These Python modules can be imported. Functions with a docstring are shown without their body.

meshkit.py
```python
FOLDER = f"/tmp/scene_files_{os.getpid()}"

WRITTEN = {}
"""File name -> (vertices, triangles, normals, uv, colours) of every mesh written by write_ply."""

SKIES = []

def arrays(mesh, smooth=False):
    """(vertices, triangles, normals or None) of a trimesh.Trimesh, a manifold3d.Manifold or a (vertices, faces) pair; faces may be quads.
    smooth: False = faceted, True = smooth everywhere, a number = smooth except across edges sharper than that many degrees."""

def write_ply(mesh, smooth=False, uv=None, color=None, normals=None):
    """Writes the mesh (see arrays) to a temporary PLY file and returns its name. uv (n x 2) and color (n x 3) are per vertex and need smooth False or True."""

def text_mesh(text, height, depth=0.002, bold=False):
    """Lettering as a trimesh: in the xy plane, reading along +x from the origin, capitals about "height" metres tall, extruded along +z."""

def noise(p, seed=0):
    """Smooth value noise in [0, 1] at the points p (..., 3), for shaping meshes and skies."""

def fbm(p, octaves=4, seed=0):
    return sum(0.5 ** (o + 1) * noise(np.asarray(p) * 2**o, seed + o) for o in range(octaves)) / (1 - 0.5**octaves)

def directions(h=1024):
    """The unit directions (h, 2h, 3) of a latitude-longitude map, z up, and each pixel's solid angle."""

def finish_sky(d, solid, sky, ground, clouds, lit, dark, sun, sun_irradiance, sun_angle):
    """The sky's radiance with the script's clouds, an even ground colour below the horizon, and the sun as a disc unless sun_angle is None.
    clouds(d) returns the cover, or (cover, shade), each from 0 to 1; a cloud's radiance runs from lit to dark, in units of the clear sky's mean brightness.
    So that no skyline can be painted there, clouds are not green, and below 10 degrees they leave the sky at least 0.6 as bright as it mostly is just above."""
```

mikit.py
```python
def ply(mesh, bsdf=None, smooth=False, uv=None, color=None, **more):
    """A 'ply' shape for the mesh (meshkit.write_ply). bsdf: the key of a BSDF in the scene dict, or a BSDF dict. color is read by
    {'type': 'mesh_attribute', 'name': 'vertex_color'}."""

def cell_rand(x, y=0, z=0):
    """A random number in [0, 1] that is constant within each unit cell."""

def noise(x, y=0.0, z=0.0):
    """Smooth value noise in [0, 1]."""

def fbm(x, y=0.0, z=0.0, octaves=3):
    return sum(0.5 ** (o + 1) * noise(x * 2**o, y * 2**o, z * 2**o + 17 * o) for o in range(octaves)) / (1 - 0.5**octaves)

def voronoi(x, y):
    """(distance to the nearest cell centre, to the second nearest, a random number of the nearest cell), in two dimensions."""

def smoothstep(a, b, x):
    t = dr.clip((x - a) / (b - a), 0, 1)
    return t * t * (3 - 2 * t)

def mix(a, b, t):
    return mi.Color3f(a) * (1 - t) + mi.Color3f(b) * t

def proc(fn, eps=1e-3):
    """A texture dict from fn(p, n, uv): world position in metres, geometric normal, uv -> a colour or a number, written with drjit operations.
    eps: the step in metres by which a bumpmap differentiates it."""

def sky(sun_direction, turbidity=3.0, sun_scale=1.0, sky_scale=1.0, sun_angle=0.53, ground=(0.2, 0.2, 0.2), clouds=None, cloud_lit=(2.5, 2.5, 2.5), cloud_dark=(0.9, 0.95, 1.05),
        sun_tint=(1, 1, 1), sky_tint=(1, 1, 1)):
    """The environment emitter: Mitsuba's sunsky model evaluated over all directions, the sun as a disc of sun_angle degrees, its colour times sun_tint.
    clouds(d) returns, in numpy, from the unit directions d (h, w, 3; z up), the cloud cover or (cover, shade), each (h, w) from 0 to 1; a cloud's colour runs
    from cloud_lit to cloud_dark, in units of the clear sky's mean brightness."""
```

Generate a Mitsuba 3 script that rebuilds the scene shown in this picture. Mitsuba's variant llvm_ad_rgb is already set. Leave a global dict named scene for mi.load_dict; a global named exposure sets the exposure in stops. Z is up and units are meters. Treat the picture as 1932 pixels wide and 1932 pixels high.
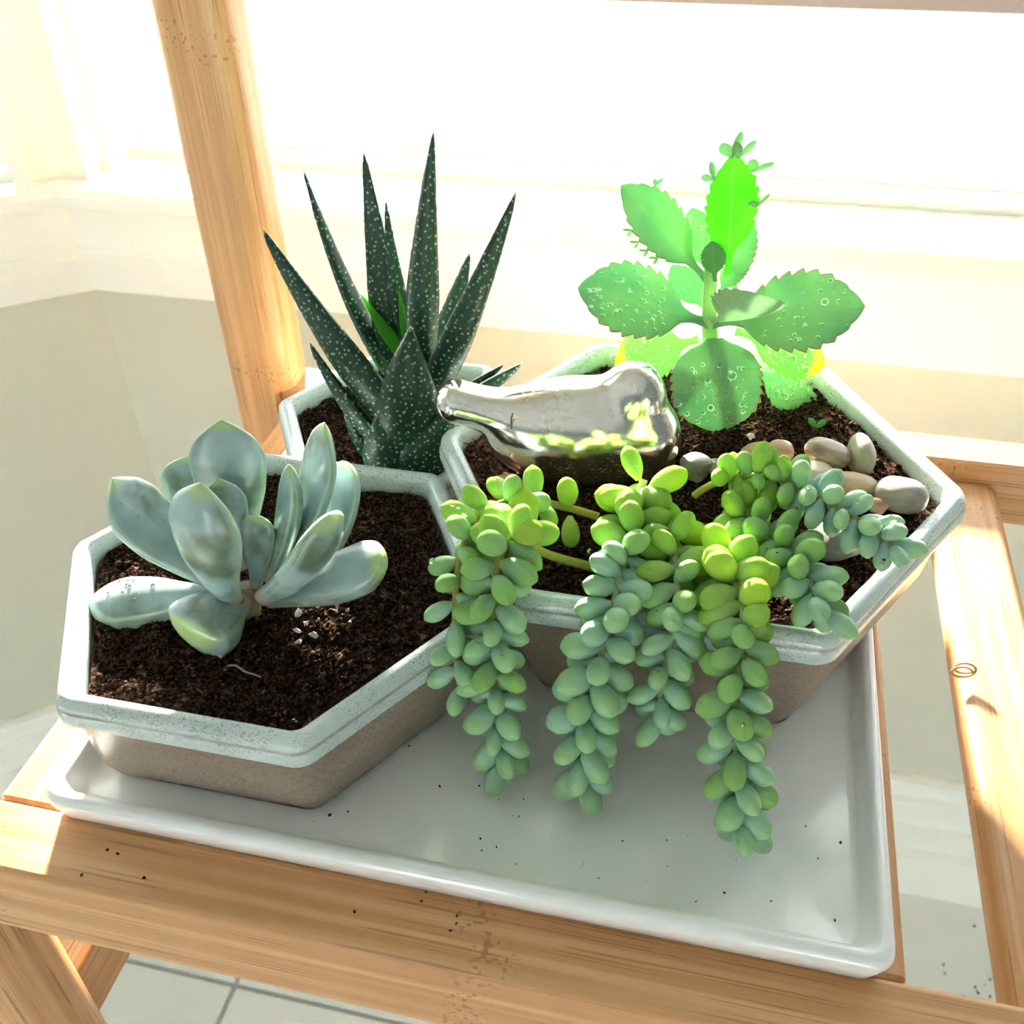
import math, random
import numpy as np, trimesh, drjit as dr, mitsuba as mi, mikit, meshkit
import manifold3d as m3
from mikit import proc, noise, fbm, voronoi, smoothstep, mix
from scipy.interpolate import PchipInterpolator, CubicSpline
T = mi.ScalarTransform4f
rng = np.random.default_rng(7)
scene, labels = {}, {}

# ------------------------------------------------------------------ camera
FPX = 1898.5
M = np.array([[0.97449374, 0.22376782, -0.0170268], [0.12582247, -0.6076191, -0.78419879], [-0.18582426, 0.76205446, -0.62027602]])
CAM = np.array([0.0738949793, -0.265082378, 0.330229402])
scene['camera'] = {'type': 'thinlens', 'fov': 2 * math.degrees(math.atan(966 / FPX)), 'fov_axis': 'x', 'near_clip': 0.01, 'far_clip': 100.0,
                   'aperture_radius': 0.0010, 'focus_distance': 0.43,
                   'to_world': T().look_at(origin=CAM.tolist(), target=(CAM + M[2]).tolist(), up=(-M[1]).tolist())}
# ------------------------------------------------------------------ sky and sun
SUN = np.array([-0.42, 1.0, 0.27]); SUN /= np.linalg.norm(SUN)
def clouds(d):
    c = meshkit.fbm(d * 2.2, 4, 5)
    return np.clip(0.82 + 0.3 * (c - 0.5), 0, 1), np.clip(0.25 + 0.8 * (c - 0.5), 0, 1)
scene['sky'] = mikit.sky(SUN, turbidity=4.0, sun_scale=5.8, sky_scale=1.0, sun_angle=5.0, ground=(0.42, 0.42, 0.42), clouds=clouds,
                         cloud_lit=(2.1, 2.3, 2.55), cloud_dark=(1.38, 1.55, 1.80), sun_tint=(0.64, 0.96, 1.75))
exposure = 4.6

# ------------------------------------------------------------------ helpers
def at(px, py, axis, val):
    """The world point behind a point of the photograph on the plane x, y or z (axis 0, 1, 2) = val."""
    d = np.array([(px - 966) / FPX, (py - 966) / FPX, 1.0]) @ M
    return CAM + d * (val - CAM[axis]) / d[axis]
def mm(px, p):
    """px pixels at the distance of p, in metres."""
    return px * float(M[2] @ (np.asarray(p) - CAM)) / FPX
def unit(v):
    v = np.asarray(v, float); return v / (np.linalg.norm(v) + 1e-12)
def numbered(key):
    if key not in scene and key not in labels and not any(k.startswith(key + '__') for k in scene): return key
    i = 1
    while f'{key}_{i:03d}' in labels or f'{key}_{i:03d}' in scene or any(k.startswith(f'{key}_{i:03d}__') for k in list(scene)): i += 1
    return f'{key}_{i:03d}'
def tag(key, label=None, cat=None, group=None, kind=None):
    d = labels.setdefault(key, {})
    for k, v in (('label', label), ('category', cat), ('group', group), ('kind', kind)):
        if v: d[k] = v
    return key
_count = {}
def part_key(base):
    n = _count.get(base, 0); _count[base] = n + 1
    return base if n == 0 else f'{base}_{n:03d}'
def add(key, mesh, bsdf, smooth=30, uv=None, **kw):
    key = part_key(key)
    scene[key] = mikit.ply(mesh, bsdf, smooth=True if uv is not None else smooth, uv=uv)
    if kw: tag(key, **kw)
    return key
def put(key, shape, to_world):
    key = part_key(key)
    scene[key] = {**shape, 'to_world': to_world}
    return key
def cat(ms): return trimesh.util.concatenate(ms)
def loft(rings, cap0=True, cap1=True, closed=False):
    n = len(rings[0]); v = np.vstack(rings); f = []
    R = len(rings)
    for i in range(R if closed else R - 1):
        a, b = i * n, ((i + 1) % R) * n
        j = np.arange(n); k = (j + 1) % n
        f += [np.c_[a + j, a + k, b + k], np.c_[a + j, b + k, b + j]]
    extra = []
    if not closed:
        if cap0:
            c = len(v) + len(extra); extra.append(rings[0].mean(0)); j = np.arange(n); f.append(np.c_[(j + 1) % n, j, np.full(n, c)])
        if cap1:
            c = len(v) + len(extra); extra.append(rings[-1].mean(0)); j = np.arange(n) + (R - 1) * n; f.append(np.c_[j, (np.arange(n) + 1) % n + (R - 1) * n, np.full(n, c)])
    if extra: v = np.vstack([v, extra])
    return trimesh.Trimesh(v, np.vstack(f), process=False)
def hexring(R, r, z, c=(0, 0), k=7, e=4):
    """Regular hexagon of circumradius R with corners rounded to radius r, vertices at 0, 60, ... degrees."""
    pts = []
    for i in range(6):
        a = i * math.pi / 3; o = (R - r / math.cos(math.pi / 6)) * np.array([math.cos(a), math.sin(a)])
        for t in np.linspace(-math.pi / 6, math.pi / 6, k): pts.append(o + r * np.array([math.cos(a + t), math.sin(a + t)]))
    pts = np.array(pts); out = []
    for i in range(6):
        out += list(pts[i * k:(i + 1) * k]); a, b = pts[(i + 1) * k - 1], pts[((i + 1) * k) % (6 * k)]
        out += [a + (b - a) * s for s in np.linspace(0, 1, e + 2)[1:-1]]
    out = np.array(out)
    return np.c_[out + np.array(c), np.full(len(out), z)]
def rrect(hx, hy, r, z, c=(0, 0), k=8, e=3):
    pts = []
    for i, (sx, sy) in enumerate(((1, 1), (-1, 1), (-1, -1), (1, -1))):
        o = np.array([sx * (hx - r), sy * (hy - r)])
        for t in np.linspace(0, math.pi / 2, k): pts.append(o + r * np.array([math.cos(i * math.pi / 2 + t), math.sin(i * math.pi / 2 + t)]))
    pts = np.array(pts) + np.array(c)
    return np.c_[pts, np.full(len(pts), z)]
def bar(axis, a0, a1, lo, hi, r, bev=0.0015):
    """A bar along an axis with rounded long edges; lo, hi are the limits of the other two axes, in order."""
    hx, hy = (hi[0] - lo[0]) / 2, (hi[1] - lo[1]) / 2; c = ((hi[0] + lo[0]) / 2, (hi[1] + lo[1]) / 2)
    rings = [rrect(hx - bev, hy - bev, max(r - bev, 1e-4), a0, c), rrect(hx, hy, r, a0 + bev, c), rrect(hx, hy, r, a1 - bev, c), rrect(hx - bev, hy - bev, max(r - bev, 1e-4), a1, c)]
    m = loft(rings)
    order = {0: [2, 0, 1], 1: [1, 2, 0], 2: [0, 1, 2]}[axis]   # columns of (p, q, along) as x, y, z
    if axis == 1: m.vertices = m.vertices[:, [0, 2, 1]]; m.invert()
    elif axis == 0: m.vertices = m.vertices[:, [2, 0, 1]]
    return m
def box(lo, hi):
    lo, hi = np.array(lo, float), np.array(hi, float)
    return trimesh.creation.box(extents=hi - lo, transform=trimesh.transformations.translation_matrix((lo + hi) / 2))
def tube(pts, rad, sides=8, ends=True):
    p = np.asarray(pts, float); t = np.gradient(p, axis=0); t /= np.linalg.norm(t, axis=1, keepdims=True)
    rad = np.broadcast_to(rad, (len(p),)); u = unit(np.cross(t[0], [0.31, 0.2, 0.93])); rings = []
    for i in range(len(p)):
        u = unit(u - t[i] * (u @ t[i])); w = np.cross(t[i], u); a = np.arange(sides) * 2 * math.pi / sides
        rings.append(p[i] + rad[i] * (np.cos(a)[:, None] * u + np.sin(a)[:, None] * w))
    return loft(rings, ends, ends)
def spline(pts, n):
    p = np.asarray(pts, float); s = np.r_[0, np.cumsum(np.linalg.norm(np.diff(p, axis=0), axis=1))]
    return CubicSpline(s, p)(np.linspace(0, s[-1], n))

# ------------------------------------------------------------------ materials
def principled(color, rough=0.5, **kw):
    c = color if isinstance(color, dict) else {'type': 'rgb', 'value': list(color)}
    return {'type': 'twosided', 'bsdf': {'type': 'principled', 'base_color': c, 'roughness': rough, **kw}}
def bamboo(ax):
    def f(p, n, uv):
        q = [p.x, p.y, p.z]; L = q[ax]; a, b = [q[i] for i in range(3) if i != ax]
        st = fbm(a * 260 + 3, b * 260, L * 3.0, 3)                 # broad strips
        fine = noise(a * 1900, b * 1900, L * 9)                   # fibres
        dash = noise(a * 1700 + 7, b * 1700 + 2, L * 17 + 5)
        c = mix((0.52, 0.255, 0.098), (0.63, 0.355, 0.165), smoothstep(0.3, 0.72, st))
        c = mix(c, (0.46, 0.22, 0.08), smoothstep(0.58, 0.84, fine) * 0.45)
        c = mix(c, (0.36, 0.15, 0.05), smoothstep(0.71, 0.84, dash) * 0.75)
        nod = dr.abs(L / 0.19 + 0.37 + 0.15 * noise(a * 60, b * 60, 2) - dr.floor(L / 0.19 + 0.37 + 0.15 * noise(a * 60, b * 60, 2)) - 0.5) * 0.19
        spk = smoothstep(0.66, 0.78, noise(a * 700, b * 700, L * 500)) * (1 - smoothstep(0.004, 0.012, nod))
        return mix(c, (0.34, 0.15, 0.06), spk * 0.75)
    return principled(proc(f), 0.34, specular=0.45, clearcoat=0.25, clearcoat_gloss=0.75)
for i, nm in enumerate(('x', 'y', 'z')): scene['mat_bamboo_' + nm] = bamboo(i)

def wall_f(p, n, uv):
    s = fbm(p.x * 3, p.y * 3, p.z * 3, 3)
    return mix((0.60, 0.61, 0.50), (0.64, 0.64, 0.54), s)
scene['mat_wall'] = principled(proc(wall_f), 0.75, specular=0.2)
scene['mat_trim'] = principled((0.86, 0.86, 0.80), 0.35, specular=0.4)
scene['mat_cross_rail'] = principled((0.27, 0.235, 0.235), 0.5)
scene['mat_ceiling'] = principled((0.50, 0.51, 0.53), 0.9)
scene['mat_far_wall'] = principled((0.30, 0.32, 0.36), 0.85)
def tile_f(p, n, uv):
    return mix((0.74, 0.76, 0.73), (0.80, 0.81, 0.79), fbm(p.x * 14, p.y * 14, 3, 3))
scene['mat_tile'] = principled(proc(tile_f), 0.25, specular=0.5)
scene['mat_grout'] = principled((0.36, 0.36, 0.35), 0.9)
scene['mat_glass_pane'] = {'type': 'thindielectric', 'int_ior': 1.5}
scene['mat_tray'] = principled(proc(lambda p, n, uv: mix((0.80, 0.80, 0.79), (0.76, 0.76, 0.75), smoothstep(0.45, 0.7, fbm(p.x * 30, p.y * 30, p.z * 30, 3)))), 0.10, specular=0.7, clearcoat=1.0, clearcoat_gloss=0.97)
def rim_f(p, n, uv):
    sp = smoothstep(0.62, 0.72, noise(p.x * 2400, p.y * 2400, p.z * 2400)) * smoothstep(0.25, 0.70, fbm(p.x * 90, p.y * 90, p.z * 90, 3))
    b = mix((0.42, 0.50, 0.48), (0.60, 0.68, 0.66), fbm(p.x * 60, p.y * 60, p.z * 60, 3))
    line = smoothstep(0.35, 0.5, uv.x) * (1 - smoothstep(0.55, 0.7, uv.x))
    b = mix(b, (0.16, 0.10, 0.075), dr.minimum(line * (0.45 + 0.9 * (fbm(p.x * 200, p.y * 200, p.z * 200, 2) - 0.4)), 0.9))
    return mix(b, (0.17, 0.13, 0.11), sp * 0.75)
scene['mat_pot_rim'] = principled(proc(rim_f), 0.16, specular=0.6, clearcoat=0.5, clearcoat_gloss=0.95)
def body_f(p, n, uv):
    sp = smoothstep(0.60, 0.72, noise(p.x * 1400, p.y * 1400, p.z * 1400))
    b = mix((0.20, 0.150, 0.110), (0.28, 0.225, 0.175), fbm(p.x * 40, p.y * 40, p.z * 70, 3))
    return mix(b, (0.12, 0.09, 0.07), sp * 0.5)
scene['mat_pot_body'] = principled(proc(body_f), 0.28, specular=0.5, clearcoat=0.25, clearcoat_gloss=0.9)
def soil_f(p, n, uv):
    a = fbm(p.x * 900, p.y * 900, p.z * 900, 3); b = noise(p.x * 260 + 9, p.y * 260, p.z * 260)
    c = mix((0.007, 0.0042, 0.0032), (0.062, 0.033, 0.023), smoothstep(0.35, 0.75, a))
    return mix(c, (0.18, 0.105, 0.075), smoothstep(0.62, 0.8, b) * smoothstep(0.5, 0.7, a) * 0.7)
scene['mat_soil'] = {'type': 'diffuse', 'reflectance': proc(soil_f)}
scene['mat_perlite'] = principled((0.62, 0.60, 0.52), 0.9)
scene['mat_silver'] = {'type': 'twosided', 'bsdf': {'type': 'blendbsdf', 'weight': proc(lambda p, n, uv: 0.06 + 0.5 * smoothstep(0.66, 0.8, noise(p.x * 1300, p.y * 1300, p.z * 1300)) * smoothstep(0.5, 0.7, fbm(p.x * 90, p.y * 90, p.z * 90, 2))),
    'a': {'type': 'roughconductor', 'material': 'Ag', 'alpha': 0.035, 'specular_reflectance': {'type': 'rgb', 'value': [0.90, 0.88, 0.85]}},
    'b': {'type': 'diffuse', 'reflectance': {'type': 'rgb', 'value': [0.30, 0.26, 0.21]}}}}
scene['mat_water'] = {'type': 'dielectric', 'int_ior': 1.33}
scene['mat_wire'] = principled((0.62, 0.36, 0.17), 0.3, metallic=0.7)
scene['mat_twig'] = principled((0.16, 0.10, 0.06), 0.8)

def thin(color, rough, trans, **kw):
    return {'type': 'principledthin', 'base_color': color if isinstance(color, dict) else {'type': 'rgb', 'value': list(color)}, 'roughness': rough, 'diff_trans': trans, 'eta': 1.45, **kw}
def echeveria_f(p, n, uv):
    c = mix((0.20, 0.31, 0.30), (0.32, 0.43, 0.43), smoothstep(0.2, 0.8, fbm(p.x * 70, p.y * 70, p.z * 70, 3)))
    rub = smoothstep(0.42, 0.74, fbm(p.x * 75 + 4, p.y * 75, p.z * 60, 4)) * 0.85
    c = mix(c, (0.085, 0.125, 0.055), rub)
    edge = smoothstep(0.86, 0.99, dr.abs(dr.cos(uv.x * 6.2831853)))
    c = mix(c, (0.36, 0.47, 0.36), edge * 0.6)
    c = mix(c, (0.45, 0.36, 0.24), 1 - smoothstep(0.02, 0.16, uv.y))
    return mix(c, (0.36, 0.50, 0.22), smoothstep(0.90, 0.985, uv.y))
scene['mat_rosette_leaf'] = principled(proc(echeveria_f), 0.30, specular=0.7, clearcoat=0.35, clearcoat_gloss=0.8)
def haw_f(p, n, uv):
    v1, v2, r = voronoi(p.x * 330 + p.y * 120, p.z * 330 + p.y * 90)
    dot = (1 - smoothstep(0.12, 0.24, v1)) * (0.15 + 0.75 * r)
    c = mix((0.006, 0.026, 0.015), (0.016, 0.052, 0.030), fbm(p.x * 60, p.y * 60, p.z * 60, 3))
    c = mix(c, (0.05, 0.13, 0.05), (1 - smoothstep(0.0, 0.12, uv.y)) * 0.5)
    c = mix(c, (0.30, 0.40, 0.14), smoothstep(0.975, 1.0, uv.y))
    return mix(c, (0.44, 0.54, 0.44), dot * 0.75)
scene['mat_spotted_leaf'] = principled(proc(haw_f), 0.38, specular=0.3)
scene['mat_young_leaf'] = thin((0.10, 0.36, 0.04), 0.4, 1.0)
scene['mat_brown_stalk'] = principled((0.34, 0.17, 0.07), 0.7)
def kal(base, hi, marg):
    def f(p, n, uv):
        s = dr.abs(dr.cos(uv.x * 6.2831853))
        c = mix(base, hi, smoothstep(0.25, 0.8, fbm(p.x * 45, p.y * 45, p.z * 45, 3)))
        mid = 1 - smoothstep(0.0, 0.07, s)
        c = mix(c, (0.34, 0.56, 0.28), mid * 0.3)
        return mix(c, marg, smoothstep(0.955, 0.99, s) * smoothstep(0.25, 0.4, uv.y) * 0.9)
    return proc(f)
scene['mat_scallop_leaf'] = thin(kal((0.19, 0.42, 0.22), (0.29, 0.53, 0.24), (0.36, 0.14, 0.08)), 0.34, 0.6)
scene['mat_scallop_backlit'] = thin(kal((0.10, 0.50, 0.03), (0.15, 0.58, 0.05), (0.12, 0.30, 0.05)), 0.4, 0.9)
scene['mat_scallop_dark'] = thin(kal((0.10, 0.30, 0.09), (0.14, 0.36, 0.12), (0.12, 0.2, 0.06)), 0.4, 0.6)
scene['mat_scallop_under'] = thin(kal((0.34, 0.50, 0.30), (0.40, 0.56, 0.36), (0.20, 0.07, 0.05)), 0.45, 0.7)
def yellowing(p, n, uv):
    s = dr.abs(dr.cos(uv.x * 6.2831853))
    c = mix((0.26, 0.56, 0.16), (0.34, 0.64, 0.20), fbm(p.x * 60, p.y * 60, p.z * 60, 3))
    c = mix(c, (0.74, 0.70, 0.06), smoothstep(0.80, 0.93, uv.y + 0.16 * (fbm(p.x * 130, p.y * 130, p.z * 130, 2) - 0.5)))
    return mix(c, (0.5, 0.3, 0.08), smoothstep(0.985, 0.997, s) * smoothstep(0.25, 0.4, uv.y) * 0.6)
scene['mat_scallop_yellow'] = thin(proc(yellowing), 0.38, 0.75)
scene['mat_scallop_stem'] = thin((0.30, 0.54, 0.20), 0.4, 0.5)
TONES = [((0.46, 0.60, 0.13), (0.38, 0.57, 0.08), 0.6), ((0.38, 0.58, 0.18), (0.32, 0.55, 0.10), 0.5), ((0.30, 0.51, 0.26), (0.27, 0.50, 0.15), 0.3), ((0.28, 0.47, 0.33), (0.26, 0.46, 0.21), 0), ((0.26, 0.44, 0.37), (0.26, 0.45, 0.26), 0)]
def burro(a, b):
    def f(p, n, uv):
        c = mix(a, b, smoothstep(0.35, 0.8, uv.y + 0.5 * (fbm(p.x * 150, p.y * 150, p.z * 150, 2) - 0.5)))
        return mix(c, tuple(0.25 + 0.75 * x for x in b), (1 - smoothstep(0.0, 0.22, uv.y)) * 0.35)
    return proc(f)
for i, (a, b, t) in enumerate(TONES): scene[f'mat_bead_leaf_{i}'] = thin(burro(a, b), 0.33, t) if t else principled(burro(a, b), 0.42, specular=0.4, sheen=0.5)
scene['mat_olive_stem'] = thin((0.36, 0.34, 0.08), 0.45, 0.2)
scene['mat_pale_stem'] = thin((0.42, 0.50, 0.26), 0.45, 0.4)

# ------------------------------------------------------------------ the setting
YW = 0.52
corner = at(186, 543, 1, YW); XC = corner[0]
ANG = math.radians(37); U = np.array([-math.cos(ANG), -math.sin(ANG)]); N2 = np.array([math.sin(ANG), -math.cos(ANG)]); N1 = np.array([0.0, -1.0])
MIT = (N1 + N2) / (1 + N1 @ N2); O = np.array([XC, YW])
ZF = at(1681, 1681, 1, YW - 0.024)[2]
def zwall(px, py, y): return at(px, py, 1, y)[2]
z_tb, z_g, z_n0, z_n1 = zwall(200, 549, YW - .012), zwall(200, 486, YW - .016), zwall(200, 388, YW - .014), zwall(200, 362, YW - .030)
z_sash = zwall(485, 272, YW + .075)
ZTOP, ZC = 0.90, 1.75
XW0, XW1 = XC + 0.022, 0.80           # window opening of the back wall
add('wall_back', cat([box((XC, YW, ZF), (2.6, YW + .14, z_n0 - .002)), box((XC, YW, ZTOP), (2.6, YW + .14, ZC)), box((XC, YW, z_n0 - .002), (XW0, YW + .14, ZTOP)), box((XW1, YW, z_n0 - .002), (2.6, YW + .14, ZTOP))]), 'mat_wall', False, label='pale beige wall under the wide window', kind='structure')
def wl(u, o, z): return np.r_[O + U * u + N2 * o, z]
def wbox(u0, u1, o0, o1, z0, z1):
    b = box((0, 0, 0), (1, 1, 1)); v = b.vertices
    b.vertices = np.array([wl(u0 + (u1 - u0) * a, o0 + (o1 - o0) * c, z0 + (z1 - z0) * d) for a, c, d in v]); b.fix_normals(); return b
add('wall_left', cat([wbox(0, 1.6, -.14, 0, ZF, z_n0 - .002), wbox(0, 1.6, -.14, 0, ZTOP, ZC), wbox(0, .03, -.14, 0, z_n0 - .002, ZTOP), wbox(.7, 1.6, -.14, 0, z_n0 - .002, ZTOP)]), 'mat_wall', False, label='pale beige angled wall at the left', kind='structure')
def molding(prof, side):
    prof = np.array(prof)      # (offset into the room, z)
    c = np.array([np.r_[O + MIT * o, z] for o, z in prof])
    if side == 'back': e = np.array([[2.6, YW - o, z] for o, z in prof]); return loft([c, e])
    e = np.array([wl(1.6, o, z) for o, z in prof]); return loft([e, c])
def fixn(m): m.fix_normals(); return m
def rnd(prof, k=3):
    return prof
apron = [(-.01, z_tb), (.012, z_tb), (.013, z_tb + .003), (.013, z_g - .004), (.010, z_g), (.010, z_g + .003), (.017, z_g + .008), (.017, z_n0 - .016), (.014, z_n0 - .006), (.013, z_n0), (.028, z_n0 + .001), (.033, z_n0 + .006), (.034, z_n1 - .006), (.030, z_n1), (-.15, z_n1), (-.15, z_n1 - .006), (-.01, z_n0 - .001)]
for s in ('back', 'left'):
    add('trim_' + ('1' if s == 'back' else '2'), fixn(molding(apron, s)), 'mat_trim', 25, label='cream moulded window sill and apron ' + ('under the wide window' if s == 'back' else 'on the angled left wall'), kind='structure')
zb = zwall(1668, 1463, YW - .008) - ZF
base = [(-.01, ZF), (.024, ZF), (.024, ZF + .375 * zb), (.015, ZF + .41 * zb), (.013, ZF + .545 * zb), (.018, ZF + .55 * zb), (.017, ZF + .565 * zb), (.009, ZF + .60 * zb), (.009, ZF + .795 * zb), (.013, ZF + .80 * zb), (.012, ZF + .82 * zb), (.006, ZF + .85 * zb), (.007, ZF + .955 * zb), (.011, ZF + .96 * zb), (.010, ZF + .985 * zb), (.004, ZF + zb), (-.01, ZF + zb)]
for s in ('back', 'left'):
    add('baseboard_' + s, fixn(molding(base, s)), 'mat_trim', 25, label='tall moulded white baseboard ' + ('behind the stand' if s == 'back' else 'along the angled left wall'), kind='structure')
# windows: frame, sash, meeting rail, panes
def window(name, bx, w0, w1, lab):
    f = []
    add(name + '__frame', cat([bx(w0, w0 + .012, .02, .13, z_n1, ZTOP), bx(w1 - .022, w1, .02, .13, z_n1, ZTOP), bx(w0, w1, .02, .13, ZTOP - .03, ZTOP), bx(w0, w1, .055, .13, z_n1, z_n1 + .010)]), 'mat_trim', False)
    add(name + '__sash', cat([bx(w0 + .012, w1 - .022, .075, .10, z_n1 + .008, z_sash - .008), bx(w0 + .012, w1 - .022, .079, .10, z_sash - .008, z_sash), bx(w0 + .012, w0 + .022, .079, .10, z_sash, ZTOP - .03), bx(w1 - .05, w1 - .022, .079, .10, z_sash, ZTOP - .03)]), 'mat_trim', False)
    add(name + '__pane', bx(w0 + .018, w1 - .045, .0885, .0890, z_sash - .002, ZTOP - .025), 'mat_glass_pane', False)
    tag(name, lab, kind='structure')
def bxb(a, b, o0, o1, z0, z1): return box((a, YW + o0, z0), (b, YW + o1, z1))
def bxl(a, b, o0, o1, z0, z1): return wbox(a, b, .05 - o1, .05 - o0, z0, z1)
window('window_1', bxb, XW0, XW1, 'wide white framed window above the sill, washed out by daylight')
window('window_2', bxl, .03, .70, 'white framed window in the angled left wall, washed out by daylight')
zr = (at(1250, 0, 1, YW + .06)[2] + at(1932, 30, 1, YW + .06)[2]) / 2
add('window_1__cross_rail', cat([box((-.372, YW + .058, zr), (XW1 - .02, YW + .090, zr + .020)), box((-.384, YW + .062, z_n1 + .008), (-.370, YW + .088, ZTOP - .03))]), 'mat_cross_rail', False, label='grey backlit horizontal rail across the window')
add('trim_3', cat([box((XC, YW - .006, z_n1 - .001), (XW0 + .004, YW + .02, ZTOP)), wbox(0, .034, -.02, .006, z_n1 - .001, ZTOP)]), 'mat_trim', False, label='white corner post where the two windows meet', kind='structure')
# floor: a slab with recessed grout, tiles as parts
g0 = at(440, 1860, 2, ZF)[:2]; g1 = at(413, 1932, 2, ZF)[:2]; TS = 0.33
add('floor', box((-2.4, -3.6, ZF - .03), (2.6, .9, ZF - .003)), 'mat_grout', False, label='white tiled floor with grey joints', kind='structure')
gx = (g0[0] + g1[0]) / 2 ; gy = at(742, 1928, 2, ZF)[1]
tiles = []
for i in range(-3, 5):
    for j in range(-2, 3):
        x0, y0 = gx + i * TS + .0025, gy + j * TS + .0025 - TS
        if y0 + TS > 0.85: continue
        tl = bar(2, ZF - .004, ZF, (x0, y0), (x0 + TS - .005, y0 + TS - .005), .002, .001)
        cx, cy = x0 + TS / 2, y0 + TS / 2
        if -.9 < cx < 1.1 and -.75 < cy < .62: add('floor__tile', tl, 'mat_tile', 30)
        else: tiles.append(tl)
far = []
for i in range(-8, 9):
    for j in range(-12, 4):
        if -3 <= i < 5 and -2 <= j < 3: continue
        x0, y0 = gx + i * TS + .0025, gy + j * TS + .0025 - TS
        if y0 + TS < 0.85 and x0 > -2.4 and x0 + TS < 2.6 and y0 > -3.6: far.append(box((x0, y0, ZF - .004), (x0 + TS - .005, y0 + TS - .005, ZF)))
add('floor__far_tiles', cat(tiles + far), 'mat_tile', False, kind='stuff')
add('wall_right', box((2.6, -3.6, ZF), (2.74, YW + .14, ZC)), 'mat_far_wall', False, label='blue-grey side wall of the room, right of the window', kind='structure')
add('wall_rear', box((-2.4, -3.74, ZF), (2.74, -3.6, ZC)), 'mat_far_wall', False, label='blue-grey wall behind the viewer, opposite the window', kind='structure')
add('wall_far_left', box((-2.4, -3.6, ZF), (-2.26, O[1] + U[1] * 1.6, ZC)), 'mat_far_wall', False, label='blue-grey side wall of the room, left of the bay', kind='structure')
add('ceiling', box((-2.4, -3.6, ZC), (2.6, YW + .3, ZC + .05)), 'mat_ceiling', False, label='white ceiling over the window bay', kind='structure')

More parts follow.
